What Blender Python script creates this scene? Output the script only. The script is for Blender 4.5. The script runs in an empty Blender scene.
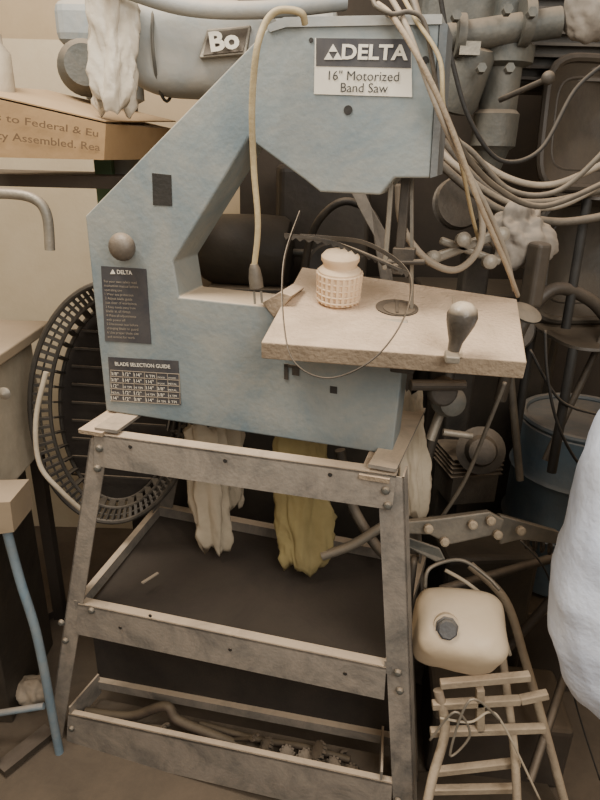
import bpy, math, random
from mathutils import Vector, Matrix, noise
random.seed(4)
H=1.75; F=620.0
R=Matrix.Rotation(math.radians(90-22),3,'X')@Matrix.Rotation(math.radians(1.5),3,'Z')
EYE=Vector((0,0,H))
UP=Vector((0,0,1))
def ray(u,v): return R@Vector(((u-300)/F,(400-v)/F,-1))
def onplane(u,v,p0,n):
    d=ray(u,v); return EYE+d*((p0-EYE).dot(n)/d.dot(n))
def P(u,v,Y):
    d=ray(u,v); return EYE+d*(Y/d.y)
def PZ(u,v,z):
    d=ray(u,v); return EYE+d*((z-H)/d.z)
O=Vector((-.49,1.45,H-.633)); DX=Vector((.9614,-.2752,0)).normalized(); DY=Vector((.2752,.9614,0)).normalized()
def L(x,y,z): 
    p=O+DX*x+DY*y; p.z=z; return p
def SP(u,v,off=0): return onplane(u,v,O+DY*off,DY)
def FP(u,v,off=0): return onplane(u,v,O+DY*(-.10+off),DY)
# ---------- materials
def lin(h):
    h=h.lstrip('#'); o=[]
    for i in (0,2,4):
        c=int(h[i:i+2],16)/255; o.append(c/12.92 if c<=.04045 else ((c+.055)/1.055)**2.4)
    return (*o,1)
def M(name,c1,c2=None,scale=6,rough=.75,metal=0.0,dust=.6,dcol='#b59f86',bump=.15,alpha=None,film=0.0,fcol='#a3957f'):
    m=bpy.data.materials.new(name); m.use_nodes=True; nt=m.node_tree; N=nt.nodes; K=nt.links
    b=N['Principled BSDF']; b.inputs['Roughness'].default_value=rough; b.inputs['Metallic'].default_value=metal
    tc=N.new('ShaderNodeTexCoord')
    nz=N.new('ShaderNodeTexNoise'); nz.inputs['Scale'].default_value=scale; nz.inputs['Detail'].default_value=8; nz.inputs['Roughness'].default_value=.65
    K.new(tc.outputs['Object'],nz.inputs['Vector'])
    rp=N.new('ShaderNodeValToRGB'); rp.color_ramp.elements[0].position=.35; rp.color_ramp.elements[1].position=.68
    rp.color_ramp.elements[0].color=lin(c1); rp.color_ramp.elements[1].color=lin(c2 or c1)
    K.new(nz.outputs['Fac'],rp.inputs['Fac'])
    last=rp.outputs[0]
    n3=N.new('ShaderNodeTexNoise'); n3.inputs['Scale'].default_value=scale*.8; n3.inputs['Detail'].default_value=12; n3.inputs['Roughness'].default_value=.75; n3.inputs['Distortion'].default_value=.8
    K.new(tc.outputs['Object'],n3.inputs['Vector'])
    if film>0:
        m3=N.new('ShaderNodeMapRange'); m3.inputs['From Min'].default_value=.38; m3.inputs['From Max'].default_value=.66; m3.inputs['To Max'].default_value=film
        K.new(n3.outputs['Fac'],m3.inputs['Value'])
        x3=N.new('ShaderNodeMix'); x3.data_type='RGBA'; K.new(m3.outputs[0],x3.inputs[0]); K.new(last,x3.inputs[6]); x3.inputs[7].default_value=lin(fcol); last=x3.outputs[2]
    geo=N.new('ShaderNodeNewGeometry'); sx=N.new('ShaderNodeSeparateXYZ'); K.new(geo.outputs['Normal'],sx.inputs[0])
    mr=N.new('ShaderNodeMapRange'); mr.inputs['From Min'].default_value=.2; mr.inputs['From Max'].default_value=.95
    mr.inputs['To Min'].default_value=0; mr.inputs['To Max'].default_value=dust
    K.new(sx.outputs['Z'],mr.inputs['Value'])
    m4=N.new('ShaderNodeMapRange'); m4.inputs['From Min'].default_value=.32; m4.inputs['From Max'].default_value=.55; m4.inputs['To Min'].default_value=.55
    K.new(n3.outputs['Fac'],m4.inputs['Value'])
    mu=N.new('ShaderNodeMath'); mu.operation='MULTIPLY'; K.new(mr.outputs[0],mu.inputs[0]); K.new(m4.outputs[0],mu.inputs[1])
    mx=N.new('ShaderNodeMix'); mx.data_type='RGBA'; K.new(mu.outputs[0],mx.inputs[0]); K.new(last,mx.inputs[6]); mx.inputs[7].default_value=lin(dcol)
    K.new(mx.outputs[2],b.inputs['Base Color'])
    bp=N.new('ShaderNodeBump'); bp.inputs['Strength'].default_value=bump; bp.inputs['Distance'].default_value=.01
    n2=N.new('ShaderNodeTexNoise'); n2.inputs['Scale'].default_value=scale*12; n2.inputs['Detail'].default_value=4
    K.new(tc.outputs['Object'],n2.inputs['Vector']); K.new(n2.outputs['Fac'],bp.inputs['Height']); K.new(bp.outputs[0],b.inputs['Normal'])
    if alpha is not None: b.inputs['Alpha'].default_value=alpha
    return m
m_saw=M('saw_paint','#657379','#7b8484',6,.65,dust=.9,dcol='#c4ae92',film=.5,fcol='#9c9382')
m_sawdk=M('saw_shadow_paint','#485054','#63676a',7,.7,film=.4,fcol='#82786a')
m_table=M('dusty_cast_iron','#7d6e5b','#95836d',9,.85,dust=1.0,dcol='#d0b69a',bump=.5)
m_pale=M('dusty_pale_tube','#857664','#aa9b83',9,.85,dust=.8,dcol='#c2ac91',bump=.3)
m_iron=M('dark_iron','#2a2825','#45403a',9,.6,.3,film=.3,fcol='#675d50',dust=.5)
m_stand=M('stand_steel','#5c5954','#807a71',10,.65,.1,dust=1.0,dcol='#c2ad94',film=.75,fcol='#a19587')
m_black=M('black','#1d1c1a','#292622',10,.7,dust=.3)
m_lab=M('label_black','#2c2d34','#3b3c40',9,.6,dust=0,bump=0,film=.2,fcol='#7d7264')
m_white=M('label_white','#dcd6c8','#cfc7b6',9,.6,dust=0,bump=0)
m_ink=M('ink','#222222','#2b2b2b',9,.6,dust=0,bump=0)
m_cream=M('cream_cord','#948463','#b5a480',9,.6,dust=.3)
m_cordgrey=M('grey_cord','#7f7567','#9b9080',9,.7)
m_hose=M('rubber_hose','#3d3832','#5b5449',9,.6,film=.3,fcol='#7b705f')
m_steel=M('worn_steel','#6b6860','#8e877b',10,.5,.35,film=.3,dust=.5)
m_cast=M('cast_grey_metal','#3c3f3d','#595a55',8,.6,.2,film=.35,fcol='#7b7060',dust=.5)
m_greybl=M('grey_blue_paint','#78848a','#9a9b97',4,.6,dust=.8,dcol='#bda990',film=.45)
m_card=M('cardboard','#8f7350','#a28560',3,.9,dust=.3)
m_board=M('plywood','#8a7a64','#9d8b72',2,.9)
m_wall=M('wall_paint','#b29e80','#c2ad8f',2,.95,dust=0)
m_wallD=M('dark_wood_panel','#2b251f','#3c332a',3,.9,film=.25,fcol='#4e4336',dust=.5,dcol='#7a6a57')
m_floor=M('floor_concrete','#40372e','#584c3f',5,.95,dust=.2,dcol='#8a7965')
m_brown=M('dark_brown_plastic','#23201d','#353029',4,.55,dust=.5,dcol='#695b4b',film=.3,fcol='#51483a')
m_brown2=M('brown_plastic','#2d2823','#403931',4,.55,dust=.5,dcol='#75675a',film=.35,fcol='#5c5244')
m_shelf=M('shelf_sheet','#241f1b','#352e27',6,.9,dust=.5,dcol='#4c4136')
m_cloth=M('white_cloth','#a0947f','#c2b49e',5,.95,dust=.3)
m_yel=M('yellow_bag','#8b7d56','#a59667',5,.9,dust=.2)
m_sack=M('white_sack','#c4cde0','#e0e6f2',4,.8,dust=0,bump=.35)
m_tank=M('cream_plastic','#b9a68a','#c9b79b',3,.5,dust=.6,dcol='#c9b396',film=.3,fcol='#a58f74')
m_jar=M('carved_plaster','#cbb091','#dcc3a4',9,.85,dust=.4,dcol='#dcc4a4')
m_bluep=M('blue_steel','#5f7482','#7a8b95',8,.5,film=.3)
m_barrel=M('blue_barrel','#3f4f5a','#566670',5,.5,dust=.4,film=.35,fcol='#6f6a60')
m_green=M('green_paint','#506a4b','#5e7859',6,.6)
m_plas=M('clear_plastic','#b9ae9c','#d6cdbc',6,.35,dust=0,alpha=.8)
m_rag=M('grey_leather','#6b655d','#8e857a',7,.8)
# ---------- geometry
def cat(*vfs):
    V=[];Fc=[]
    for v,f in vfs:
        o=len(V); V+=list(v); Fc+=[tuple(i+o for i in q) for q in f]
    return V,Fc
def box(c,size,ax=(DX,DY,UP)):
    c=Vector(c); x,y,z=[a*s/2 for a,s in zip(ax,size)]
    V=[c+x*i+y*j+z*k for i in(-1,1) for j in(-1,1) for k in(-1,1)]
    return V,[(0,1,3,2),(4,6,7,5),(0,4,5,1),(2,3,7,6),(0,2,6,4),(1,5,7,3)]
AX=(Vector((1,0,0)),Vector((0,1,0)),UP)
def rotax(a): return (Vector((math.cos(a),math.sin(a),0)),Vector((-math.sin(a),math.cos(a),0)),UP)
def beam(p,q,w,h,up=UP):
    p=Vector(p);q=Vector(q); d=q-p; l=d.length; d.normalize(); s=d.cross(up)
    if s.length<.01: s=d.cross(Vector((1,0,0)))
    s.normalize(); t=s.cross(d)
    return box((p+q)/2,(l,w,h),(d,s,t))
def prism(poly,off):
    n=len(poly); V=[Vector(p) for p in poly]+[Vector(p)+off for p in poly]
    return V,[tuple(range(n)),tuple(range(2*n-1,n-1,-1))]+[((i+1)%n,i,i+n,(i+1)%n+n) for i in range(n)]
def spline(pts,closed=False,n=8):
    pts=[Vector(p) for p in pts]; m=len(pts); out=[]
    rng=range(m) if closed else range(m-1)
    for i in rng:
        g=(lambda k: pts[k%m]) if closed else (lambda k: pts[min(max(k,0),m-1)])
        a,b,c,d=g(i-1),g(i),g(i+1),g(i+2)
        for j in range(n):
            t=j/n; out.append(.5*((2*b)+(c-a)*t+(2*a-5*b+4*c-d)*t*t+(3*b-a-3*c+d)*t**3))
    if not closed: out.append(pts[-1])
    return out
def sweep(pts,r,seg=10,closed=False,n=8,ry=None,up=None,straight=False):
    Q=[Vector(p) for p in pts] if straight else spline(pts,closed,n)
    m=len(Q); V=[];Fc=[]; prev=None
    for i,p in enumerate(Q):
        t=(Q[(i+1)%m]-Q[i-1]) if closed else (Q[min(i+1,m-1)]-Q[max(i-1,0)])
        t.normalize()
        if up is not None: s=t.cross(up)
        elif prev is None: s=t.cross(UP if abs(t.z)<.9 else Vector((1,0,0)))
        else: s=prev-t*prev.dot(t)
        s.normalize(); prev=s; b=s.cross(t)
        rr=r if not isinstance(r,(list,tuple)) else r[0]+(r[-1]-r[0])*i/(m-1)
        for k in range(seg):
            a=2*math.pi*k/seg; V.append(p+s*math.cos(a)*rr+b*math.sin(a)*(ry or rr))
    for i in range(m if closed else m-1):
        for k in range(seg):
            a=i*seg+k;b=i*seg+(k+1)%seg; c=((i+1)%m)*seg+(k+1)%seg; d=((i+1)%m)*seg+k
            Fc.append((a,b,c,d))
    if not closed: Fc+= [tuple(range(seg))[::-1], tuple(range((m-1)*seg,m*seg))]
    return V,Fc
def lathe(prof,org,axis=UP,seg=28,side=None):
    org=Vector(org); axis=Vector(axis).normalized()
    s=axis.cross(Vector((0,1,0)) if abs(axis.y)<.9 else UP).normalized(); t=axis.cross(s)
    V=[];Fc=[]
    for r,h in prof:
        for k in range(seg):
            a=2*math.pi*k/seg; V.append(org+axis*h+(s*math.cos(a)+t*math.sin(a))*max(r,1e-4))
    for i in range(len(prof)-1):
        for k in range(seg):
            Fc.append((i*seg+k,i*seg+(k+1)%seg,(i+1)*seg+(k+1)%seg,(i+1)*seg+k))
    Fc+=[tuple(range(seg))[::-1],tuple(range((len(prof)-1)*seg,len(prof)*seg))]
    return V,Fc
def rod(p,q,r,seg=14):
    p=Vector(p);q=Vector(q); return lathe([(r,0),(r,(q-p).length)],p,q-p,seg)
def blob(c,rad,amp=.12,freq=5,n=28,sq=1.0,seed=0,ax=AX):
    V=[];Fc=[];c=Vector(c)
    f=lambda x: math.copysign(abs(x)**sq,x)
    for i in range(n+1):
        th=math.pi*i/n
        for k in range(2*n):
            ph=math.pi*k/n
            d=Vector((f(math.sin(th))*f(math.cos(ph)),f(math.sin(th))*f(math.sin(ph)),f(math.cos(th))))
            q=Vector((d.x*rad[0],d.y*rad[1],d.z*rad[2]))
            e=1+amp*(noise.noise(q*freq+Vector((seed,0,0)))+.5*noise.noise(q*freq*2.7+Vector((0,seed,0)))+.25*noise.noise(q*freq*6+Vector((0,0,seed))))
            q=q*e; V.append(c+ax[0]*q.x+ax[1]*q.y+ax[2]*q.z)
    for i in range(n):
        for k in range(2*n):
            Fc.append((i*2*n+k,(i+1)*2*n+k,(i+1)*2*n+(k+1)%(2*n),i*2*n+(k+1)%(2*n)))
    return V,Fc
def drape(ctop,cbot,rt,rb,folds=7,amp=.18,seed=0,flat=.5):
    ctop=Vector(ctop);cbot=Vector(cbot);V=[];Fc=[];n=30;s=72
    for i in range(n+1):
        t=i/n; c=ctop.lerp(cbot,t); r=rt+(rb-rt)*math.sin(t*math.pi*.5)
        if t>.9: r*=1-2.5*(t-.9)
        for k in range(s):
            a=2*math.pi*k/s
            e=1+amp*math.sin(folds*a+2*t+seed)+.3*noise.noise(Vector((math.cos(a)*1.5,math.sin(a)*1.5,t*3+seed)))+.2*noise.noise(Vector((math.cos(a)*5,math.sin(a)*5,t*8+seed)))+.1*noise.noise(Vector((math.cos(a)*9,math.sin(a)*9,t*20+seed)))
            V.append(c+Vector((math.cos(a)*r*e,math.sin(a)*r*e*flat,.015*math.sin(3*a+seed)+.008*math.sin(7*a))))
    for i in range(n):
        for k in range(s): Fc.append((i*s+k,(i+1)*s+k,(i+1)*s+(k+1)%s,i*s+(k+1)%s))
    Fc+=[tuple(range(s)),tuple(range(n*s,(n+1)*s))[::-1]]
    return V,Fc
def shell(c,w,h,ax,bulge=.05,p=4,n=8,seg=48):
    c=Vector(c);V=[c+ax[1]*bulge];Fc=[]
    for i in range(1,n+1):
        k=i/n
        for j in range(seg):
            a=2*math.pi*j/seg; ca,sa=math.cos(a),math.sin(a)
            rr=(abs(ca)**p+abs(sa)**p)**(-1/p)
            V.append(c+ax[0]*(ca*rr*k*w/2)+ax[2]*(sa*rr*k*h/2)+ax[1]*(bulge*(1-k*k)))
    for j in range(seg): Fc.append((0,1+j,1+(j+1)%seg))
    for i in range(n-1):
        for j in range(seg):
            a=1+i*seg+j;b=1+i*seg+(j+1)%seg; Fc.append((a,a+seg,b+seg,b))
    return V,Fc
WL={}
def mk(name,vf,mat,parent=None,smooth=False,bevel=0,solid=0,label=None,split=True):
    V,Fc=vf; V=[Vector(v) for v in V]
    c=Vector([(min(v[i] for v in V)+max(v[i] for v in V))/2 for i in range(3)])
    me=bpy.data.meshes.new(name); me.from_pydata([v-c for v in V],[],Fc); me.update()
    me.materials.append(mat)
    import bmesh
    bm=bmesh.new(); bm.from_mesh(me); bmesh.ops.recalc_face_normals(bm,faces=bm.faces); bm.to_mesh(me); bm.free()
    o=bpy.data.objects.new(name,me); bpy.context.scene.collection.objects.link(o)
    if smooth:
        for p in me.polygons: p.use_smooth=True
    if solid:
        s=o.modifiers.new('s','SOLIDIFY'); s.thickness=solid
    if bevel:
        b=o.modifiers.new('b','BEVEL'); b.width=bevel; b.segments=3; b.limit_method='ANGLE'; b.angle_limit=math.radians(40)
    if smooth and split:
        e=o.modifiers.new('e','EDGE_SPLIT'); e.split_angle=math.radians(40)
    WL[o]=c
    if parent is not None:
        o.parent=parent; o.location=c-WL[parent]
    else: o.location=c
    if label: o['label']=label
    return o
def thing(name,base,label,category,group=None):
    o=bpy.data.objects.new(name,None); o.empty_display_size=.05; bpy.context.scene.collection.objects.link(o)
    o.location=base; WL[o]=Vector(base); o['label']=label; o['category']=category
    if group:o['group']=group
    return o
def top(o,label,category,group=None):
    o['label']=label;o['category']=category
    if group:o['group']=group
    return o
def simple(name,vf,mat,label,category,group=None,**k): return top(mk(name,vf,mat,None,**k),label,category,group)
def text(s,p0,p1,off,bold=.0,up=UP,hs=1.0):
    cu=bpy.data.curves.new('t','FONT'); cu.body=s; cu.size=1; cu.offset=bold; cu.resolution_u=3; cu.extrude=0
    ob=bpy.data.objects.new('t',cu); bpy.context.scene.collection.objects.link(ob)
    bpy.context.view_layer.update()
    me=bpy.data.meshes.new_from_object(ob.evaluated_get(bpy.context.evaluated_depsgraph_get()))
    bpy.data.objects.remove(ob)
    xs=[v.co.x for v in me.vertices]; x0,x1=min(xs),max(xs); p0=Vector(p0);p1=Vector(p1)
    d=(p1-p0); sc=d.length/(x1-x0); d.normalize(); u=(up-d*up.dot(d)).normalized()
    nrm=d.cross(u)
    V=[p0+d*(v.co.x-x0)*sc+u*v.co.y*sc*hs+nrm*off for v in me.vertices]
    Fc=[tuple(p.vertices) for p in me.polygons]
    bpy.data.meshes.remove(me); return V,Fc
def quad(pts,thick=.002,fn=SP):
    return prism([fn(u,v,-thick) for u,v in pts],DY*thick)
def structure(name,vf,mat):
    o=mk(name,vf,mat); o['kind']='structure'; return o
# ---------- room
structure('floor',box((0.2,1.2,-.05),(3.6,3.6,.1),AX),m_floor)
structure('wall_back',box((0.2,2.75,1.3),(3.6,.1,2.6),AX),m_wall)
structure('wall_left',box((-1.55,1.2,1.3),(.1,3.6,2.6),AX),m_wall)
structure('wall_right',box((1.95,1.2,1.3),(.1,3.6,2.6),AX),m_wall)
# ---------- BAND SAW
saw=thing('band_saw',L(.35,.07,O.z),'dusty grey-blue band saw with angular frame on steel stand','band saw')
OUT=[(106,411),(85,216),(268,28),(284,22),(440,20),(430,178),(394,178),(380,195),(320,192),(305,180),(248,138),(173,262),(179,297),(290,309),(408,322),(392,455)]
fr=mk('frame',prism([SP(u,v) for u,v in OUT],DY*.13),m_saw,saw,bevel=.004)
mk('access_hole',quad([(152,173),(171,175),(172,206),(153,205)],.0015),m_black,saw)
for (u,v,r) in [(348,110,4),(311,40,2),(425,60,3)]:
    mk('screw',lathe([(r*.0021,0),(r*.0021,.002)],SP(u,v,-.002),DY,12),m_black,saw)
mk('slot',quad([(330,386),(337,387),(337,394),(330,393)],.0015),m_black,saw)
mk('bracket',cat(quad([(284,364),(299,366),(299,369),(284,367)],.003),quad([(284,364),(288,364),(288,380),(284,379)],.003),quad([(292,366),(299,367),(299,376),(292,375)],.003)),m_iron,saw)
mk('top_lip',prism([SP(266,26,-.004),SP(284,17,-.004),SP(442,14,-.004),SP(442,24,-.004),SP(286,27,-.004),SP(270,32,-.004)],DY*.14),m_greybl,saw)
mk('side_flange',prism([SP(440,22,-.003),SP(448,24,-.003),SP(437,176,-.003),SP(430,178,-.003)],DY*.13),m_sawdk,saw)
pl=mk('name_plate',quad([(315,38),(411,39),(412,97),(314,94)],.002),m_white,saw)
mk('name_band',quad([(316,38),(411,39),(411,68),(316,66)],.003),m_lab,pl)
mk('lettering',text('DELTA',SP(342,59),SP(408,60),.0045,.03,hs=.82),m_white,pl)
def tri(cx,cy,s): return quad([(cx-s,cy+s*.8),(cx,cy-s*.9),(cx+s,cy+s*.8)],.0045)
mk('emblem',cat(tri(333,48,4.5),tri(328.5,56,4.5),tri(337.5,56,4.5)),m_white,pl)
mk('lettering',text('16" Motorized',SP(329,80),SP(399,81.5),.004,.0,hs=.95),m_ink,pl)
mk('lettering',text('Band Saw',SP(341,92),SP(388,93),.004,.0,hs=.95),m_ink,pl)
wl=mk('warning_label',quad([(101,266),(146,269),(151,344),(105,341)],.002),m_lab,saw)
mk('lettering',text('DELTA',SP(118,273.5),SP(133,274.5),.0035,.02),m_white,wl)
mk('emblem',cat(quad([(110,274),(112.5,269.5),(115,274)],.0035)),m_white,wl)
W=['For your own safety read','instruction manual before','operating saw','1 Wear eye protection','2 Adjust blade guide','just clear of workpiece','3 Keep hands away from','blade at all times','4 Make all adjustments','with power off','5 Disconnect saw before','changing blade or guard','6 Use proper blade size','and tension for work']
for i,s in enumerate(W):
    v=282+i*4.25; k=len(s)*1.35; x0=105+i*.28
    mk('lettering',text(s,SP(x0,v),SP(x0+k,v+k*.05),.0035,.0),m_cordgrey,wl)
gl=mk('selection_chart',quad([(108,357),(178,361),(181,405),(111,401)],.002),m_lab,saw)
mk('lettering',text('BLADE SELECTION GUIDE',SP(116,365),SP(171,368),.0035,.015),m_white,gl)
g=[]
for i in range(6):
    v=370+i*6.1; g.append(quad([(110,v),(179,v+4),(179,v+4.5),(110,v+.5)],.0032))
for u in (110,122,133,144,156,167,178.5):
    g.append(quad([(u,370+.06*(u-110)),(u+.5,370+.06*(u-110)),(u+2,400+.06*(u-110)),(u+1.5,400+.06*(u-110))],.0032))
mk('chart_grid',cat(*g),m_cordgrey,gl)
for i in range(5):
    for j,u in enumerate((112,124,135,147,158,169)):
        v=374.5+i*6.1+.06*(u-110)
        s=random.choice(['1/4"','3/8"','1/2"','WOOD','METAL','6 TPI','14 TPI'])
        w=min(8.5,1.9*len(s))
        mk('lettering',text(s,SP(u,v),SP(u+w,v+.5),.0035,.0,hs=.85),m_white,gl)
mk('knob',cat(lathe([(.012,0),(.012,.03)],SP(122,247,-.03),DY,16),blob(SP(122,247,-.03),(.031,.024,.031),0,n=14,ax=(DX,DY,UP))),M('knob_brown','#4b443d','#61584d',12,.5,dust=.5),saw,smooth=True)
mk('throat_ledge',prism([SP(262,303,-.004),SP(280,292,-.004),SP(292,296,-.004),SP(274,318,-.004)],DY*.10),m_table,saw,bevel=.002)
gp=mk('blade_guide',cat(box(SP(404,205,.06),(.018,.018,.20)),box(SP(404,255,.06),(.045,.03,.03)),box(SP(398,268,.05),(.02,.04,.02)),rod(SP(385,262,.05),SP(425,262,.05),.006)),m_iron,saw,bevel=.002)
mk('guide_post',box(SP(389,215,.05),(.010,.010,.22)),m_steel,saw,bevel=.002)
mk('blade',prism([SP(410,178,.07),SP(413,178,.07),SP(413,320,.07),SP(410,320,.07)],DY*.012),m_steel,saw)
tp0=Vector((0,1.1,H-.35)); tn=Vector((0,-.156,1)).normalized()
def T(u,v,up=0): return onplane(u,v,tp0+tn*up,tn)
Tc=[(261,342),(527,362),(517,299),(302,267)]
tb=mk('table',prism([T(u,v) for u,v in Tc],-tn*.036),m_table,saw,bevel=.003)
tdx=(T(527,363)-T(262,343)).normalized(); tdy=tn.cross(tdx)
mk('table_insert',lathe([(.046,0),(.046,.002)],T(397,308,.0005),tn,32),m_black,tb,smooth=True)
mk('insert_plate',lathe([(.034,0),(.034,.002)],T(399,309,.002),tn,32),m_iron,tb,smooth=True)
mk('insert_slot',box(T(397,306,.0055),(.006,.07,.001),(tdx,tdy,tn)),m_black,tb)
mk('mitre_groove',prism([T(452,296,.0004),T(455,296.8,.0004),T(463,358,.0004),T(459,357.5,.0004)],tn*.0006),m_pale,tb)
kb=T(452,356,0)
mk('clamp_knob',lathe([(.010,0),(.012,.02),(.013,.03),(.020,.05),(.026,.068),(.028,.082),(.024,.096),(.014,.104),(.002,.106)],kb,tn+tdx*.08,24),M('knob_grey','#302d29','#575047',15,.4,dust=1,dcol='#d3c0a6'),tb,smooth=True)
mk('clamp_base',box(T(452,357,.006),(.026,.03,.014),(tdx,tdy,tn)),m_steel,tb,bevel=.003)
mk('trunnion',cat(box(T(420,335,-.072),(.16,.10,.07)),rod(T(350,352,-.06),T(470,352,-.06),.012)),m_iron,saw,bevel=.005)
mk('lower_guide',cat(box(SP(405,350,.02),(.05,.05,.09)),rod(SP(410,385,0),SP(465,385,.06),.012),lathe([(.03,0),(.034,.006),(.034,.02),(.03,.026)],P(440,390,1.3),Vector((.2,-1,.2)))),m_iron,saw,bevel=.003)
mk('handwheel',lathe([(.012,0),(.034,.004),(.038,.012),(.02,.02)],P(524,316,1.45),Vector((.2,-.4,.9))),m_cast,saw,smooth=True)
# ---------- jar
J=T(338,302)
jp=[(.038,0),(.043,.004),(.045,.02),(.047,.055),(.046,.074),(.040,.079),(.036,.082),(.037,.090),(.041,.096),(.041,.104),(.034,.112),(.02,.115),(.002,.114)]
jar=mk('jar',lathe(jp,J,tn,40),m_jar,None,smooth=True)
top(jar,'pale ribbed carved pot standing on the dusty saw table','pot')
rb=[]
for k in range(24):
    a=2*math.pi*k/24; e=tdx*math.cos(a)+tdy*math.sin(a)
    rb.append(beam(J+e*.045+tn*.006,J+e*.048+tn*.07,.006,.006,up=tdx))
mk('ribbed_wall',cat(*rb,*[sweep([J+tn*h+(tdx*math.cos(a)+tdy*math.sin(a))*.0475 for a in [i*math.pi/6 for i in range(12)]],.0025,6,True,3) for h in (.012,.026,.040,.054,.068)]),m_jar,jar,bevel=.001)
# ---------- loose blades
lp=[(300,212,1.3),(284,262,1.2),(284,325,1.10),(296,364,1.05),(330,378,1.04),(372,360,1.04),(402,322,1.08),(411,284,1.18),(398,262,1.25),(365,243,1.3),(330,238,1.35),(300,236,1.35)]
simple('loose_blade',sweep([P(*p) for p in lp],.0015,6,False,10,ry=.005),m_iron,'thin steel band saw blade coiled loosely over the table','saw blade',smooth=True)
mid=spline([P(284,236,1.30),P(330,243,1.27),P(372,258,1.24),P(408,275,1.2)],False,12)
poly=[]
for i,p in enumerate(mid): poly.append(p+UP*.006)
for i in range(len(mid)-1,-1,-1): poly.append(mid[i]-UP*(.007 if i%2 else .001))
simple('toothed_blade',prism(poly,Vector((0,.0015,0))),m_iron,'toothed saw blade strip bent above the table','saw blade')
# ---------- stand
stand=thing('saw_stand',L(.35,.15,0),'dusty bolted angle-steel stand with two shelves holding the saw','stand')
def angle(p,q,w,t,a,b):
    p=Vector(p);q=Vector(q)
    def pl(d1,d2):
        return [p+d1*0,p+d1*w,p+d1*w+d2*t,p+d2*t,q+d1*0,q+d1*w,q+d1*w+d2*t,q+d2*t]
    f=[(0,1,2,3),(7,6,5,4),(0,4,5,1),(1,5,6,2),(2,6,7,3),(3,7,4,0)]
    return cat((pl(a,b),f),(pl(b,a),f))
def ext(p,q,z=0.0): 
    t=(z-p.z)/(q.z-p.z); return p+(q-p)*t
pl_,ql_=FP(90,438),FP(51,716); mk('leg',angle(pl_,ext(pl_,ql_),.050,.004,DX,DY),m_stand,stand)
pr_,qr_=FP(404,478),FP(414,800); mk('leg',angle(pr_,ext(pr_,qr_),.056,.004,-DX,DY),m_stand,stand)
bl0,bl1=L(.04,.34,1.10),L(-.27,.47,0); mk('leg',angle(bl0,bl1,.05,.004,DX,-DY),m_stand,stand)
br0,br1=L(.74,.34,1.10),L(.88,.47,0); mk('leg',angle(br0,br1,.05,.004,-DX,-DY),m_stand,stand)
lz=ext
mk('top_rail',cat(prism([FP(94,434,-.004),FP(396,476,-.004),FP(392,510,-.004),FP(94,466,-.004)],DY*.004),prism([FP(94,434,-.004),FP(396,476,-.004),FP(396,478,-.004),FP(94,436,-.004)],DY*.035)),m_stand,stand)
mk('middle_rail',cat(prism([FP(78,604,-.003),FP(386,668,-.003),FP(384,700,-.003),FP(76,634,-.003)],DY*.004),prism([FP(78,604,-.003),FP(386,668,-.003),FP(386,670,-.003),FP(78,606,-.003)],DY*.03)),m_stand,stand)
mk('lower_rail',cat(prism([FP(68,714,-.003),FP(392,784,-.003),FP(390,826,-.003),FP(66,748,-.003)],DY*.004),prism([FP(68,714,-.003),FP(392,784,-.003),FP(392,786,-.003),FP(68,716,-.003)],DY*.02)),m_stand,stand)
zm=.57
bml,bmr=lz(bl0,bl1,zm),lz(br0,br1,zm); fml,fmr=FP(78,606),FP(388,668)
mk('back_rail',beam(bml,bmr,.03,.035),m_stand,stand)
mk('side_rail',beam(fml,bml,.02,.035),m_stand,stand); mk('side_rail',beam(fmr,bmr,.02,.035),m_stand,stand)
mk('top_side_rail',beam(FP(106,432)+UP*.004,bl0,.06,.008),m_stand,stand); mk('top_side_rail',beam(FP(382,470)+UP*.004,br0,.06,.008),m_stand,stand)
mk('top_back_rail',beam(bl0,br0,.03,.04),m_stand,stand)
mk('shelf',prism([FP(82,616),FP(384,678),bmr-UP*.02,bml-UP*.02],UP*-.003),m_shelf,stand)
tb1,tb2=FP(68,716),FP(392,786)
m1=tb1+DY*.14+DX*.01; m2=tb2+DY*.14-DX*.02
mk('tray_divider',beam(m1,m2,.02,.03),m_stand,stand)
mk('tray_back_panel',prism([m1+DY*.01,m2+DY*.01,m2+DY*.01+UP*.3,m1+DY*.01+UP*.3],DY*.003),m_shelf,stand)
mk('tray_side',beam(tb1+DX*.01,m1+DX*.01,.006,.08),m_stand,stand); mk('tray_side',beam(tb2-DX*.03,m2-DX*.03,.006,.08),m_stand,stand)
mk('tray_bottom',prism([tb1-UP*.07,tb2-UP*.07,m2-UP*.07,m1-UP*.07],UP*-.003),m_black,stand)
for (u,v) in [(100,448),(98,468),(92,610),(66,640),(62,622),(386,490),(388,505),(398,672),(400,690),(72,728),(398,800)]:
    mk('bolt',lathe([(.010,0),(.010,.004),(.007,.009),(.001,.011)],FP(u,v,-.003),-DY,8),m_cast,stand,smooth=True)
for (u,v) in [(130,447),(225,461),(330,475),(120,628),(230,650),(345,674),(150,616)]:
    mk('bolt_hole',lathe([(.005,0),(.005,.002)],FP(u,v,-.006),DY,10),m_black,stand)
mk('mounting_pad',prism([L(-.01,-.11,O.z-.012),L(.055,-.11,O.z-.012),L(.055,.02,O.z-.012),L(-.01,.02,O.z-.012)],UP*.01),m_table,stand)
mk('mounting_pad',prism([L(.675,-.11,O.z-.012),L(.74,-.11,O.z-.012),L(.74,.06,O.z-.012),L(.675,.06,O.z-.012)],UP*.01),m_table,stand)
m_rust=M('rust_pipe','#352b24','#51453a',8,.7,dust=.6,dcol='#75664f')
simple('pipe',sweep([FP(86,712,.04),FP(130,716,.05),FP(165,706,.06),FP(178,720,.05),FP(215,736,.05),FP(245,748,.06)],.015,14),m_rust,'rusty bent pipe lying in the lower tray of the stand','pipe',smooth=True)
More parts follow.
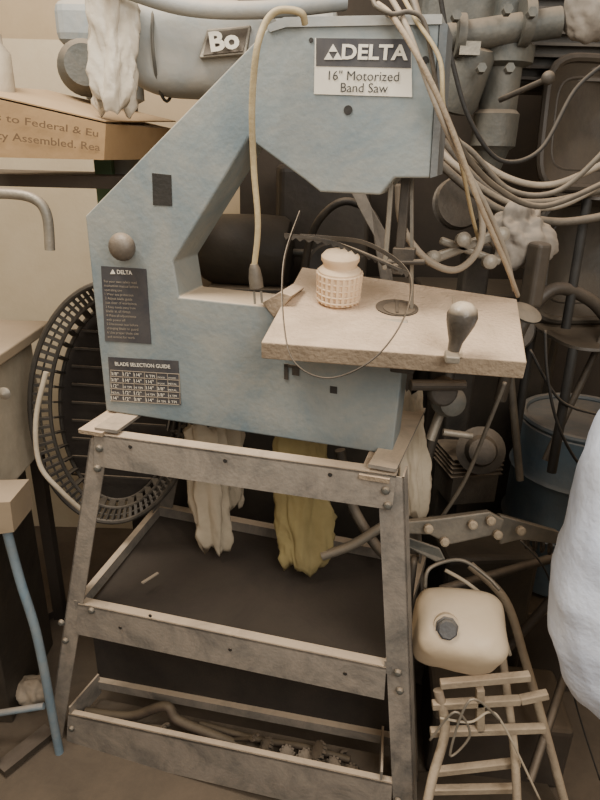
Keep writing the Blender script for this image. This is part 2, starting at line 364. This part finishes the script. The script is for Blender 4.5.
simple('pipe',sweep([FP(100,726,.03),FP(140,728,.03),FP(190,742,.03),FP(232,752,.04)],.012,14),m_iron,'short dark pipe lying in the lower tray of the stand','pipe',smooth=True)
simple('pipe',sweep([FP(200,724,.09),FP(260,740,.09),FP(300,746,.09),FP(350,760,.09)],.010,14),m_rust,'thin rusty rod lying in the lower tray of the stand','pipe',smooth=True)
simple('chain',cat(*[sweep([FP(236+i*6,748+i*2.2+3*math.sin(i),.05)+DX*math.cos(a)*.012+(UP if i%2 else DY)*math.sin(a)*.007 for a in [q*math.pi/3 for q in range(6)]],.003,6,True,3) for i in range(9)]),m_iron,'dark steel chain in the lower tray of the stand','chain',smooth=True)
for i,(u,v,r) in enumerate([(286,754,.020),(306,760,.026),(334,766,.02),(352,774,.022),(268,746,.018),(320,752,.024)]):
    c=FP(u,v,.06); ax=(UP+DX*(.4-.3*i)-DY*.5).normalized(); vf=[lathe([(r*.4,0),(r,0),(r,.012),(r*.4,.012)],c,ax,18)]
    s=ax.cross(DY).normalized(); t=ax.cross(s)
    for k in range(12):
        a=k*math.pi/6
        vf.append(box(c+ax*.006+(s*math.cos(a)+t*math.sin(a))*r,(.007,.007,.012),(s,t,ax)))
    simple('gear',cat(*vf),m_iron,'small dark toothed gear lying in the lower tray','gear','gears in the stand tray')
def wrench(p,q,w,mat,label):
    p=Vector(p);q=Vector(q);d=(q-p).normalized();s=d.cross(UP).normalized();n=s.cross(d)
    vf=[beam(p,q,w,.005)]
    for c,g_ in ((p,-1),(q,1)):
        pts=[]
        for k in range(14):
            a=math.radians(40+k*280/13); pts.append(c+d*g_*math.cos(a)*w*1.3+s*math.sin(a)*w*1.3)
        for k in range(13,-1,-1):
            a=math.radians(40+k*280/13); pts.append(c+d*g_*math.cos(a)*w*.6+s*math.sin(a)*w*.6)
        vf.append(prism(pts,n*.006))
    return simple('wrench',cat(*vf),mat,label,'wrench','wrenches in the stand tray')
wrench(FP(120,722,.09),FP(165,728,.03),.013,m_iron,'dark open-ended wrench lying in the lower tray')
wrench(FP(205,742,.09),FP(255,738,.04),.012,m_rust,'dark open-ended wrench lying in the lower tray')
wrench(FP(300,770,.02),FP(345,756,.10),.012,m_iron,'dark open-ended wrench lying in the lower tray')
simple('wood_chip',beam(PZ(142,583,.592),PZ(158,573,.592),.008,.004),m_cordgrey,'small pale wood offcut on the stand shelf','wood offcut')
# ---------- bags behind
simple('cloth_bag',drape(P(205,425,1.62),P(214,548,1.60),.05,.050,6,.2,1),m_cloth,'pale grubby cloth bag hanging beneath the saw','cloth bag',smooth=True,split=False)
simple('cloth_bag',drape(P(228,425,1.66),P(232,505,1.66),.04,.035,5,.2,4),m_cloth,'narrow pale cloth hanging beneath the saw','cloth bag',smooth=True,split=False)
simple('yellow_bag',drape(P(300,430,1.56),P(304,566,1.52),.065,.075,5,.14,2),m_yel,'crumpled dull yellow bag hanging behind the stand rail','bag',smooth=True,split=False)
simple('grey_tube',sweep([P(322,556,1.5),P(352,545,1.5),P(385,525,1.5),P(400,520,1.5)],.014,12),m_steel,'grey metal tube beneath the saw','tube',smooth=True)
simple('dark_hose',sweep([P(340,450,1.62),P(350,500,1.6),P(372,540,1.55),P(390,560,1.5)],.016,12),m_hose,'dark hose hanging beneath the saw','hose',smooth=True)
simple('white_rag',drape(P(408,395,1.55),P(414,515,1.5),.03,.04,5,.2,7),m_cloth,'dirty white rag hanging beside the saw','rag',smooth=True,split=False)
wb=thing('workbench',(-.1,2.2,0),'dark wooden workbench with panelled front behind the saw','workbench')
mk('bench_top',box((-.12,2.2,1.285),(1.05,.44,.03),AX),m_wallD,wb,bevel=.004)
mk('front_panel',box((-.12,2.03,.635),(.99,.02,1.27),AX),m_brown,wb)
for x in (-.60,.36):
    for y in (2.03,2.38): mk('leg',box((x,y,.635),(.05,.05,1.27),AX),m_wallD,wb)
simple('dark_backdrop',box((.75,2.5,1.25),(2.0,.03,2.5),AX),m_wallD,'tall dark brown backdrop sheet added to darken the right side','panel')  # added sheet, stands in front of the beige wall so the right side reads dark
# ---------- left side
cb=thing('cardboard_box',P(40,160,1.6),'open brown cardboard carton printed with lettering','cardboard box')
c0,c1,c2,c3=P(-60,86,1.5),P(106,124,1.62),P(104,160,1.62),P(-60,156,1.5)
bo=Vector((.1,.35,0))
mk('carton_body',prism([c0,c1,c2,c3],bo),m_card,cb)
mk('flap',prism([c0+UP*.004,c1+UP*.004,c1+bo+UP*.02,c0+bo+UP*.02],UP*.003),m_card,cb)
m_inkb=M('faded_ink','#5a452e','#6b543a',9,.8,dust=0,bump=0)
mk('lettering',text('rs to Federal & Eu',P(-10,119,1.49),P(98,137,1.6),.002,.01,hs=.7),m_inkb,cb)
mk('lettering',text('Quality Assembled. Rea',P(-35,135,1.49),P(100,151,1.6),.002,.01,hs=.8),m_inkb,cb)
simple('shelf_unit',cat(box(P(20,170,1.85)-UP*.02,(.7,.30,.03),AX),box((-.93,1.96,.60),(.04,.04,1.2),AX),box((-1.3,1.96,.60),(.04,.04,1.2),AX)),m_wallD,'plain dark wooden shelf carrying the carton','shelf')
simple('plasterboard_sheet',box((-1.05,2.6,1.05),(.7,.03,2.1),AX),M('pale_board','#c2b296','#cdbfa5',3,.9,dust=0),'tall off-white plasterboard sheet leaning against the wall','plasterboard')
simple('white_jar',lathe([(.05,0),(.055,.02),(.055,.14),(.04,.16),(.04,.18)],P(-5,118,1.65),UP),m_cloth,'white jar standing on the carton','jar',smooth=True)
simple('faucet_pipe',sweep([P(-60,345,1.5),P(-55,215,1.5),P(-30,196,1.5),P(12,194,1.5),P(36,200,1.5),P(47,216,1.5),P(50,250,1.5)],.012,14),m_steel,'grey bent metal spout rising from the cabinet','pipe',smooth=True)
simple('plastic_bag',drape(P(110,-12,1.62),P(114,108,1.62),.05,.052,6,.22,3),m_plas,'cloudy plastic bag hanging beside the carton','plastic bag',smooth=True,split=False)
bk=thing('basket',P(70,500,1.75),'dark perforated plastic basket lying on its side','basket')
def arc(cx,cy,rx,ry,Y,n=48): return [P(cx+rx*math.cos(2*math.pi*i/n),cy+ry*math.sin(2*math.pi*i/n),Y) for i in range(n)]
N_=84
o1=arc(112,402,82,120,1.63,N_); o1b=arc(114,402,74,113,1.64,N_); o2=arc(116,402,66,106,1.65,N_); o3=arc(118,402,58,98,1.73,N_)
b=[sweep(o1,.008,8,True,1),sweep(o1b,.003,6,True,1),sweep(o2,.006,8,True,1)]
for i in range(N_): b.append(beam(o1[i],o2[i],.009,.009))
m_bask=M('basket_plastic','#24221f','#3a3631',8,.6,dust=.5,dcol='#7d7060',film=.4,fcol='#5c5448')
mk('rim',cat(*b),m_bask,bk)
b=[sweep(o3,.006,8,True,1)]
for i in range(0,N_,2): b.append(beam(o2[i],o3[i],.02,.005))
mk('basket_wall',cat(*b),m_bask,bk)
mk('basket_floor',prism(arc(118,402,59,99,1.75,N_),Vector((0,.005,0))),m_shelf,bk)
for k in range(9): mk('slat',beam(P(72,330+k*18,1.735),P(166,336+k*18,1.735),.006,.006),m_iron,bk)
simple('pale_hose',sweep([P(46,372,1.55),P(36,420,1.53),P(40,465,1.52),P(62,492,1.53),P(84,512,1.55)],.007,10),m_cloth,'thin pale hose hanging over the basket','hose',smooth=True)
cab=thing('cream_cabinet',P(0,460,1.45),'cream painted small cabinet with dusty top','cabinet')
mk('body',box(P(-40,420,1.62),(.30,.4,.36),AX),m_cloth,cab,bevel=.01)
mk('top_panel',box(P(-40,345,1.62),(.33,.44,.03),AX),m_board,cab,bevel=.005)
mk('knob',lathe([(.012,0),(.016,.01),(.002,.02)],P(6,392,1.41),Vector((0,-1,0))),m_steel,cab,smooth=True)
cx=P(-34,500,1.62)
simple('crate',box((cx.x-.04,1.64,.46),(.28,.35,.92),AX),m_brown2,'tall dark crate supporting the cream cabinet','crate',bevel=.006)
tr=thing('metal_trestle',P(20,700,1.4),'worn steel-blue tubular trestle with dusty board top','trestle')
mk('leg',sweep([P(6,528,1.42),P(20,580,1.4),P(38,640,1.38),P(56,735,1.37),P(62,765,1.36)],.013,12),m_bluep,tr,smooth=True)
mk('leg',sweep([P(-30,540,1.3),P(-20,640,1.3),P(-5,760,1.3)],.013,12),m_bluep,tr,smooth=True)
mk('cross_bar',rod(P(-20,716,1.38),P(44,706,1.38),.010),m_bluep,tr)
mk('board_top',prism([P(-80,506,1.3),P(10,502,1.38),P(14,532,1.38),P(-80,545,1.3)],Vector((0,.12,.0))),m_board,tr)
simple('crumpled_paper',blob(PZ(30,690,.06),(.06,.05,.04),.4,14),m_cordgrey,'crumpled dirty paper on the floor beneath the trestle','paper',smooth=True,split=False)
simple('plank',beam(PZ(-10,640,.03),PZ(62,600,.03),.10,.03),m_wallD,'dark plank lying on the floor','plank')
simple('wood_offcut',beam(PZ(0,770,.02),PZ(50,730,.02),.05,.02),m_brown2,'dusty wood offcut lying on the floor','wood offcut')
# ---------- upper back machine
rs=thing('arm_machine',P(180,60,1.75),'pale grey-blue machine head with rounded motor housing','machine')
mk('arm',box(P(200,30,1.95),(.75,.16,.11),AX),m_greybl,rs,bevel=.03)
mo=P(204,52,1.74)
mk('motor_housing',blob(mo,(.19,.11,.105),.02,2,sq=.55),m_greybl,rs,smooth=True,split=False)
mk('end_cap',lathe([(.03,0),(.06,.01),(.07,.05),(.05,.09)],P(86,72,1.88),Vector((.3,-1,.1))),m_cast,rs,smooth=True)
mk('trim_ring',sweep([mo+Vector((-.10,math.cos(a)*.118,math.sin(a)*.112)) for a in [i*math.pi/12 for i in range(24)]],.004,6,True,2),m_cast,rs,smooth=True)
bpo=mk('badge',prism([P(199,58,1.6),P(207,29,1.62),P(251,25,1.62),P(246,54,1.6)],Vector((0,.05,0))),m_steel,rs,bevel=.003)
mk('badge_border',prism([P(203,55,1.597),P(209,32,1.617),P(248,28,1.617),P(243,51,1.597)],Vector((0,.02,0))),m_iron,bpo)
mk('lettering',text('Bo',P(211,51,1.59),P(240,47,1.59),.0,.04,up=Vector((.2,0,1)),hs=.85),m_white,bpo)
mk('column',lathe([(.06,0),(.06,.35),(.08,.36),(.08,.42)],P(126,230,1.95),UP),m_greybl,rs,smooth=True)
mk('green_strip',box(P(106,185,1.85),(.05,.03,.22),AX),m_green,rs,bevel=.004)
simple('top_tube',sweep([P(100,-20,1.58),P(180,6,1.58),P(260,10,1.6),P(345,2,1.66)],.018,14),m_greybl,'pale blue-grey tube along the top behind the saw','tube',smooth=True)
# seen through the throat
em=thing('electric_motor',P(240,300,1.9),'dusty dark electric motor on the bench behind the saw','motor')
mc=P(205,245,2.14); mc.z=1.43
mk('motor_body',lathe([(.05,-.01),(.10,0),(.115,.03),(.12,.2),(.115,.27),(.10,.29),(.05,.30)],mc,Vector((1,-.1,.0))),m_brown,em,smooth=True)
mk('shaft',rod(mc+Vector((.30,-.03,.0)),mc+Vector((.38,-.04,.0)),.012),m_cast,em,smooth=True)
mk('foot',box(mc+Vector((.15,-.02,-.12)),(.26,.18,.02),AX),m_iron,em,bevel=.004)
simple('metal_bin',box((.06,2.30,1.50),(.32,.18,.40),rotax(.1)),m_brown2,'dark metal bin behind the motor','bin',bevel=.02)
simple('bent_plate',prism([P(350,190,1.75),P(362,186,1.75),P(372,208,1.75),P(386,232,1.75),P(396,300,1.8),P(384,300,1.8),P(374,236,1.75),P(362,214,1.75)],Vector((0,.02,0))),m_rag,'bent pale dusty metal plate behind the blade guide','metal plate',bevel=.002)
simple('curved_tube',sweep([P(300,300,2.02),P(310,240,1.98),P(328,210,1.96),P(352,202,1.95),P(378,225,1.98),P(392,300,2.02)],.012,12),m_iron,'dark curved metal tube behind the saw throat','tube',smooth=True)
simple('pulley',lathe([(.02,0),(.075,0),(.08,.008),(.068,.018),(.08,.028),(.075,.036),(.02,.036)],Vector((.08,2.08,1.385)),Vector((.3,-1,.2))),m_brown,'dark grooved pulley wheel behind the saw','pulley',smooth=True)
# ---------- cords
def cord(name,pts,r,mat,label,cat_='cord'):
    return simple(name,sweep([P(*p) for p in pts],r,10),mat,label,cat_,smooth=True,split=False)
pc=thing('power_cord',P(257,280,1.38),'cream power cord looped over the saw with hanging plug','power cord')
mk('cable',sweep([P(*p) for p in [(305,24,1.28),(302,14,1.27),(290,10,1.27),(275,12,1.27),(264,26,1.27),(256,55,1.26),(252,110,1.28),(254,170,1.3),(258,225,1.31),(254,268,1.32)]],.0062,10),m_cream,pc,smooth=True,split=False)
mk('plug',lathe([(.008,0),(.012,.01),(.015,.03),(.015,.05)],P(254,264,1.32),P(258,300,1.32)-P(254,264,1.32),16),m_hose,pc,smooth=True)
mk('prong',beam(P(254,291,1.32),P(255,304,1.32),.003,.005),m_steel,pc)
mk('prong',beam(P(261,291,1.32),P(262,303,1.32),.003,.005),m_steel,pc)
cord('power_cord',[(378,4,1.3),(395,20,1.24),(425,70,1.2),(452,130,1.2),(478,200,1.22),(505,262,1.27),(518,296,1.36)],.005,m_pale,'tan electrical cord draped over the saw arm down to the table')
cord('power_cord',[(390,-4,1.3),(408,30,1.23),(434,100,1.2),(456,150,1.22),(488,210,1.25),(506,255,1.3),(514,290,1.4)],.005,m_cordgrey,'tan electrical cord draped over the saw arm beside another')
cord('power_cord',[(402,-5,1.3),(416,20,1.25),(440,60,1.22),(444,110,1.22),(460,160,1.3),(472,215,1.4),(480,245,1.5)],.004,m_cream,'thin cream cord draped over the arm end')
cord('power_cord',[(372,-6,1.28),(376,6,1.25),(392,14,1.24),(410,12,1.24),(424,22,1.24),(432,60,1.24),(440,112,1.24)],.004,m_hose,'dark thin cord looped over the arm end')
cord('power_cord',[(412,-5,1.35),(425,40,1.3),(437,90,1.3),(462,150,1.4),(500,190,1.5),(545,206,1.55),(610,180,1.6)],.007,m_hose,'brown cable sweeping away from the saw arm')
cord('power_cord',[(440,-5,1.5),(452,60,1.5),(470,120,1.5),(500,160,1.52),(540,150,1.55),(575,90,1.6),(610,60,1.6)],.005,m_black,'thin black cable drooping between the machines')
cord('rubber_hose',[(398,185,1.5),(402,225,1.46),(425,258,1.42),(455,270,1.42),(478,250,1.42),(482,215,1.45),(470,180,1.5),(440,150,1.55),(425,110,1.6)],.008,m_cordgrey,'looped grey rubber hose behind the table','hose')
hs=[([(430,100),(462,146),(508,178),(555,184),(615,158)],.009,m_cordgrey),([(428,118),(458,160),(500,196),(548,202),(615,186)],.010,m_hose),([(432,138),(466,176),(512,204),(560,206),(615,176)],.008,m_cordgrey),([(436,160),(470,190),(505,212),(560,222),(615,214)],.011,m_hose),([(434,128),(470,150),(510,190),(560,190),(615,140)],.007,m_hose)]
for i,(pp,r,mm) in enumerate(hs):
    cord('rubber_hose',[(u,v,1.78-.03*i) for u,v in pp],r,mm,'dusty rubber hose sagging across the machinery','hose')
# ---------- upper right machine
dm=thing('drill_head',P(490,140,1.8),'dusty grey cast metal machine head with pipe flanges','machine')
a=P(492,150,1.85)
mk('spindle',lathe([(.012,-.06),(.03,-.05),(.045,0),(.06,.01),(.06,.09),(.05,.10),(.05,.2),(.075,.21),(.075,.25),(.04,.27),(.04,.40)],a,UP),m_cast,dm,smooth=True)
mk('cross_pipe',cat(rod(P(440,40,1.8),P(560,22,1.78),.035),lathe([(.05,0),(.05,.02)],P(455,36,1.78),Vector((1,0,0))),lathe([(.055,0),(.055,.025)],P(520,22,1.78),Vector((1,0,0)))),m_cast,dm,smooth=True)
mk('lever',cat(rod(P(500,100,1.76),P(545,80,1.65),.007),blob(P(548,78,1.65),(.016,.016,.016),0,n=8)),m_iron,dm,smooth=True)
for u,v in [(455,18),(480,70),(506,12),(508,70),(530,15)]:
    mk('bolt',lathe([(.012,0),(.012,.02)],P(u,v,1.73),Vector((0,-1,.2)),6),m_cast,dm)
mk('gearbox',box(P(465,20,2.0),(.28,.2,.28),AX),m_cast,dm,bevel=.04)
mk('mast',box((P(465,20,2.0).x+.1,1.95,.75),(.08,.08,1.5),AX),m_iron,dm,bevel=.01)
mk('side_motor',lathe([(.03,0),(.055,.01),(.06,.03),(.06,.14),(.05,.16),(.02,.165)],P(452,112,1.85),Vector((.2,-.3,1))),m_cast,dm,smooth=True)
mk('nameplate',box(P(470,48,1.74),(.05,.004,.03),AX),m_steel,dm)
en=thing('engine',P(560,110,2.1),'dark finned engine block stacked on old machinery','engine')
mk('block',box(P(562,40,2.2),(.36,.2,.30),AX),m_brown,en,bevel=.04)
for i in range(9): mk('fin',box(P(562,40,2.2)+Vector((0,-.03,-.12+.03*i)),(.38,.2,.008),AX),m_brown2,en)
def chair(u,v,Y,w,h,ang,mat,lab):
    c=P(u,v,Y); ax=(Vector((math.cos(ang),math.sin(ang),0)),Vector((-math.sin(ang),math.cos(ang),0)),Vector((0,.15,1)).normalized())
    t=thing('plastic_chair',c-UP*h,lab,'chair','stacked plastic chairs')
    mk('backrest',shell(c,w,h,ax,.05,5),mat,t,smooth=True,solid=.008)
    def rr(k): return [c+ax[0]*(k*math.cos(a)*w/2*(abs(math.cos(a))**5+abs(math.sin(a))**5)**-.2)+ax[2]*(k*math.sin(a)*h/2*(abs(math.cos(a))**5+abs(math.sin(a))**5)**-.2)+ax[1]*(.05*(1-k*k)-.006) for a in [i*math.pi/16 for i in range(32)]]
    mk('rim',sweep(rr(1),.013,8,True,2),mat,t,smooth=True)
    mk('panel_bead',sweep(rr(.72),.006,8,True,2),mat,t,smooth=True)
    mk('seat',shell(c-ax[2]*h*.55-ax[1]*.12,w,.28,(ax[0],UP,-ax[1]),-.03,5),mat,t,smooth=True,solid=.008)
    for s in(-1,1):
        for q in (0,-.22): mk('leg',rod(c+ax[0]*s*w*.45+ax[1]*q-ax[2]*h*.55,c+ax[0]*s*w*.5+ax[1]*q-ax[2]*(h*.55+.35),.013),m_black,t,smooth=True)
chair(595,125,2.05,.36,.36,.25,m_brown2,'dark brown plastic chair back with rounded rim, dusty')
chair(592,262,1.86,.36,.34,.15,m_brown,'dark grey-brown plastic chair stacked among machinery')
simple('rubble_bag',blob(P(592,10,1.75),(.07,.07,.07),.3,10),m_rag,'crumpled grey sack piled on the machinery','sack',smooth=True,split=False)
simple('leather_rag',blob(P(520,236,1.62),(.08,.05,.08),.45,11,n=40),m_rag,'crumpled grey-beige leather rag','rag',smooth=True,split=False)
lk=thing('lever_linkage',P(445,270,1.5),'cast metal lever linkage behind the table edge','linkage')
mk('arm',cat(beam(P(425,262,1.5),P(492,236,1.5),.02,.024),beam(P(440,240,1.5),P(500,262,1.5),.02,.018)),m_steel,lk,bevel=.006)
for u,v in[(432,258),(462,240),(488,262),(500,235)]:
    mk('pivot',lathe([(.017,0),(.017,.02),(.009,.025)],P(u,v,1.48),Vector((0,-1,.2))),m_steel,lk,smooth=True)
simple('wood_piece',box(P(535,275,1.55),(.04,.05,.16),rotax(.3)),m_brown2,'dark block of wood behind the table','wood block',bevel=.01)
simple('pulley',lathe([(.02,0),(.07,0),(.075,.01),(.06,.02),(.075,.03),(.07,.04),(.02,.04)],P(455,205,1.9),Vector((.2,-1,.3))),m_iron,'large dark pulley wheel among the machinery','pulley',smooth=True)
simple('pulley',lathe([(.02,0),(.06,0),(.065,.01),(.05,.02),(.065,.03),(.06,.04),(.02,.04)],P(512,330,1.8),Vector((-.3,-1,.3))),m_iron,'small dark pulley wheel among the machinery','pulley',smooth=True)
simple('iron_bracket',cat(box(P(480,330,1.75),(.16,.03,.14),rotax(.3)),box(P(480,350,1.72),(.16,.12,.02),rotax(.3))),m_brown2,'dark angled iron bracket behind the table','bracket',bevel=.004)
simple('pipe',sweep([P(500,400,1.7),P(520,330,1.7),P(552,290,1.72),P(590,300,1.74),P(615,330,1.75)],.018,14),m_brown2,'thick dark pipe bending over the barrel','pipe',smooth=True)
simple('pipe',rod(P(425,470,1.75),P(470,300,1.85),.015),m_iron,'dark steel pipe leaning behind the saw','pipe',smooth=True)
simple('pipe',rod(P(520,480,1.72),P(506,330,1.8),.012),m_hose,'dusty steel pipe leaning beside the barrel','pipe',smooth=True)
simple('pipe',rod(P(545,460,1.66),P(620,300,1.75),.010),m_iron,'thin dark steel rod leaning over the barrel','pipe',smooth=True)
simple('cylinder_head',cat(box(P(465,480,1.85),(.16,.14,.10),rotax(.2)),*[box(P(465,480,1.85)+UP*(.055+.016*i),(.18,.15,.006),rotax(.2)) for i in range(5)]),m_iron,'dark finned cylinder head among the junk','engine part',bevel=.002)
simple('hub_casting',lathe([(.03,0),(.07,.005),(.075,.02),(.05,.03),(.04,.07),(.025,.075)],P(480,450,1.75),Vector((-.2,-1,.4))),m_iron,'round cast hub lying among the junk','engine part',smooth=True)
# barrel
bc=P(575,470,1.9); bc.z=.35
ba=thing('barrel',bc,'blue-grey steel barrel with wires draped over it','barrel')
mk('drum',lathe([(.20,0),(.21,.01),(.21,.2),(.22,.215),(.21,.23),(.21,.4),(.22,.415),(.21,.43),(.21,.58),(.2,.59),(.002,.585)],bc,UP,40),m_barrel,ba,smooth=True)
mk('rim',sweep([bc+UP*.595+Vector((math.cos(a),math.sin(a),0))*.20 for a in [i*math.pi/12 for i in range(24)]],.012,8,True,2),m_barrel,ba,smooth=True)
simple('wood_crate',box((bc.x,bc.y,.17),(.45,.5,.34),AX),m_wallD,'dark wooden crate beneath the barrel','crate',bevel=.006)
cord('wire',[(545,330,1.55),(548,380,1.52),(560,430,1.5),(585,470,1.5),(620,480,1.5)],.004,m_black,'thin dark wire hanging over the barrel','wire')
cord('wire',[(530,350,1.55),(560,400,1.55),(600,415,1.55)],.004,m_black,'thin dark wire across the barrel','wire')
cord('wire',[(505,382,1.35),(490,420,1.36),(465,480,1.4),(440,520,1.42)],.005,m_hose,'brown wire hanging below the table','wire')
rf=thing('valve_fitting',P(440,420,1.4),'round dusty metal valve fitting below the table','valve')
mk('valve_body',lathe([(.02,-.02),(.035,0),(.04,.02),(.03,.04),(.035,.05),(.02,.06)],P(443,400,1.42),Vector((.3,-1,.3))),m_cast,rf,smooth=True)
mk('outlet',cat(rod(P(443,405,1.45),P(430,440,1.42),.012),rod(P(443,432,1.42),P(472,436,1.42),.009)),m_steel,rf,smooth=True)
mb=thing('machine_base',(.64,2.3,0),'dark rusty machine base cabinet','machine')
mk('cabinet_body',box((.68,2.3,.65),(.5,.3,1.3),AX),m_brown,mb,bevel=.02)
mk('cabinet_door',box((.68,2.14,.65),(.42,.02,1.1),AX),m_brown2,mb,bevel=.01)
# ---------- linkage
sl=thing('metal_linkage',P(480,560,1.4),'bolted cast aluminium linkage arms beside the stand','linkage')
mk('arm_plate',prism([P(404,522,1.35),P(430,520,1.35),P(490,512,1.35),P(505,520,1.35),P(500,534,1.35),P(450,545,1.35),P(430,535,1.35),P(406,534,1.35)],Vector((0,.03,-.01))),m_steel,sl,bevel=.005)
mk('arm_plate',prism([P(500,515,1.38),P(560,532,1.38),P(562,545,1.38),P(520,540,1.38),P(500,545,1.38)],Vector((0,.03,-.01))),m_steel,sl,bevel=.005)
mk('arm_plate',prism([P(404,536,1.36),P(440,548,1.34),P(446,560,1.33),P(436,562,1.33),P(404,546,1.36)],Vector((0,.02,-.01))),m_cast,sl,bevel=.004)
for u,v in[(444,541),(472,524),(490,520),(497,534),(520,530),(428,528)]:
    mk('pivot_bolt',lathe([(.012,0),(.012,.012),(.007,.016)],P(u,v,1.345),Vector((0,-1,.3)),10),m_pale,sl,smooth=True)
mk('coil',sweep([P(522+i*1.9,538+i*.5,1.40)+Vector((0,.02*math.cos(i*1.57),.026*math.sin(i*1.57))) for i in range(26)],.004,6,False,3),m_iron,sl,smooth=True)
simple('pipe',rod(P(440,590,1.5),P(560,556,1.55),.014),m_iron,'dark pipe lying behind the fuel tank','pipe',smooth=True)
simple('pipe',rod(P(470,690,1.45),P(560,590,1.5),.014),m_brown2,'dusty pipe leaning across the junk','pipe',smooth=True)
simple('pipe',rod(P(530,780,1.15),P(590,600,1.45),.012),m_iron,'dark pipe leaning beside the sack','pipe',smooth=True)
# ---------- tank
tk=thing('fuel_tank',P(455,675,1.2),'cream plastic fuel tank with dark cap on metal frame','tank')
tc=P(457,630,1.2)
tx0=Vector((.98,-.15,0)).normalized(); tx1=Vector((.13,.85,.5)); tx1=(tx1-tx0*tx1.dot(tx0)).normalized(); tx=(tx0,tx1,tx0.cross(tx1))
mk('tank_body',blob(tc,(.111,.086,.080),.08,6,sq=.5,ax=tx,seed=2),m_tank,tk,smooth=True,split=False)
cpn=(tx[2]*.85-tx[1]*.5).normalized(); cq=tc+tx[2]*.076-tx[1]*.024-tx[0]*.034
mk('cap',lathe([(.027,0),(.027,.006),(.023,.008),(.024,.022),(.02,.026),(.002,.026)],cq,cpn,8),M('cap_dark','#2c3037','#43464b',9,.5,dust=.5,dcol='#8b8070'),tk,smooth=True)
mk('neck',lathe([(.034,-.03),(.031,.002)],cq,cpn),m_tank,tk,smooth=True)
cord('wire',[(425,588,1.3),(430,568,1.32),(460,560,1.35),(485,575,1.33),(500,590,1.3)],.005,m_steel,'bent metal rod behind the fuel tank','rod')
cord('wire',[(445,570,1.32),(470,585,1.3),(495,610,1.28),(510,655,1.25)],.005,m_cloth,'pale cable running past the fuel tank','cable')
# ---------- tube frame
tf=thing('tube_frame',P(490,800,1.1),'ladder-like dusty metal tube frame leaning beside the stand','frame')
mk('rail',sweep([P(470,565,1.45),P(505,600,1.38),P(525,660,1.3),P(545,730,1.22),P(572,830,1.14)],.012,12),m_pale,tf,smooth=True)
mk('rail',sweep([P(500,640,1.3),P(508,700,1.2),P(515,760,1.12),P(518,830,1.05)],.011,12),m_pale,tf,smooth=True)
mk('rail',sweep([P(438,690,1.15),P(445,730,1.12),P(432,780,1.07),P(420,840,1.0)],.012,12),m_pale,tf,smooth=True)
for (u0,v0,u1,v1) in [(440,684,530,676),(432,705,520,700),(430,732,545,728),(432,772,520,762),(520,700,548,694),(428,790,515,788),(480,688,480,730)]:
    mk('rung',beam(P(u0,v0,1.14),P(u1,v1,1.14),.020,.020),m_pale,tf,bevel=.003)
cord('wire',[(440,718,1.1),(470,722,1.09),(490,712,1.1),(505,728,1.1),(540,800,1.1)],.003,m_cloth,'pale tangled wire on the tube frame','wire')
cord('wire',[(430,740,1.1),(455,712,1.09),(470,735,1.09),(450,755,1.08),(470,700,1.09),(500,720,1.1)],.003,m_steel,'thin tangled wire on the tube frame','wire')
cord('wire',[(520,540,1.3),(545,570,1.28),(560,620,1.26),(575,700,1.24),(600,780,1.2)],.0025,m_black,'thin dark wire hanging near the sack','wire')
cord('pipe',[(410,575,1.42),(414,560,1.4),(408,620,1.35),(412,690,1.3),(415,780,1.2)],.010,m_iron,'dark narrow pipe standing beside the stand leg','pipe')
simple('junk_box',box((.60,1.72,.30),(.30,.26,.60),rotax(.1)),m_brown,'dark dusty metal box behind the linkage','box',bevel=.02)
simple('lower_junk_box',box((.62,1.42,.12),(.40,.24,.24),rotax(-.1)),m_wallD,'dark wooden box beneath the tube frame','box',bevel=.02)
simple('floor_plate',box((.50,1.08,.012),(.6,.5,.024),rotax(.2)),m_brown,'dark metal plate lying on the floor under the frame','metal plate',bevel=.004)
# ---------- sack
simple('white_sack',blob(P(668,548,1.12),(.225,.17,.45),.08,4,n=72,seed=5,sq=.9),m_sack,'bulging bluish-white woven sack','sack',smooth=True,split=False)
# ---------- camera, lights
cam=bpy.data.cameras.new('camera'); co=bpy.data.objects.new('camera',cam); bpy.context.scene.collection.objects.link(co)
cam.sensor_width=36; cam.lens=36*F/800; co.matrix_world=Matrix.Translation(EYE)@R.to_4x4(); bpy.context.scene.camera=co
cam.clip_start=.01
def area(loc,tgt,size,e,col):
    l=bpy.data.lights.new('area','AREA'); l.size=size; l.energy=e; l.color=col
    o=bpy.data.objects.new('area_light',l); bpy.context.scene.collection.objects.link(o); o.location=loc
    o.rotation_euler=(Vector(tgt)-Vector(loc)).to_track_quat('-Z','Y').to_euler()
area((.9,-.9,2.8),(0,1.5,.9),1.4,62,(1,.95,.88))
area((-.7,1.0,3.2),(-.1,1.5,.9),.9,66,(1,.93,.82))
w=bpy.data.worlds.new('w'); bpy.context.scene.world=w; w.use_nodes=True
w.node_tree.nodes['Background'].inputs[0].default_value=(1,.90,.79,1); w.node_tree.nodes['Background'].inputs[1].default_value=.55
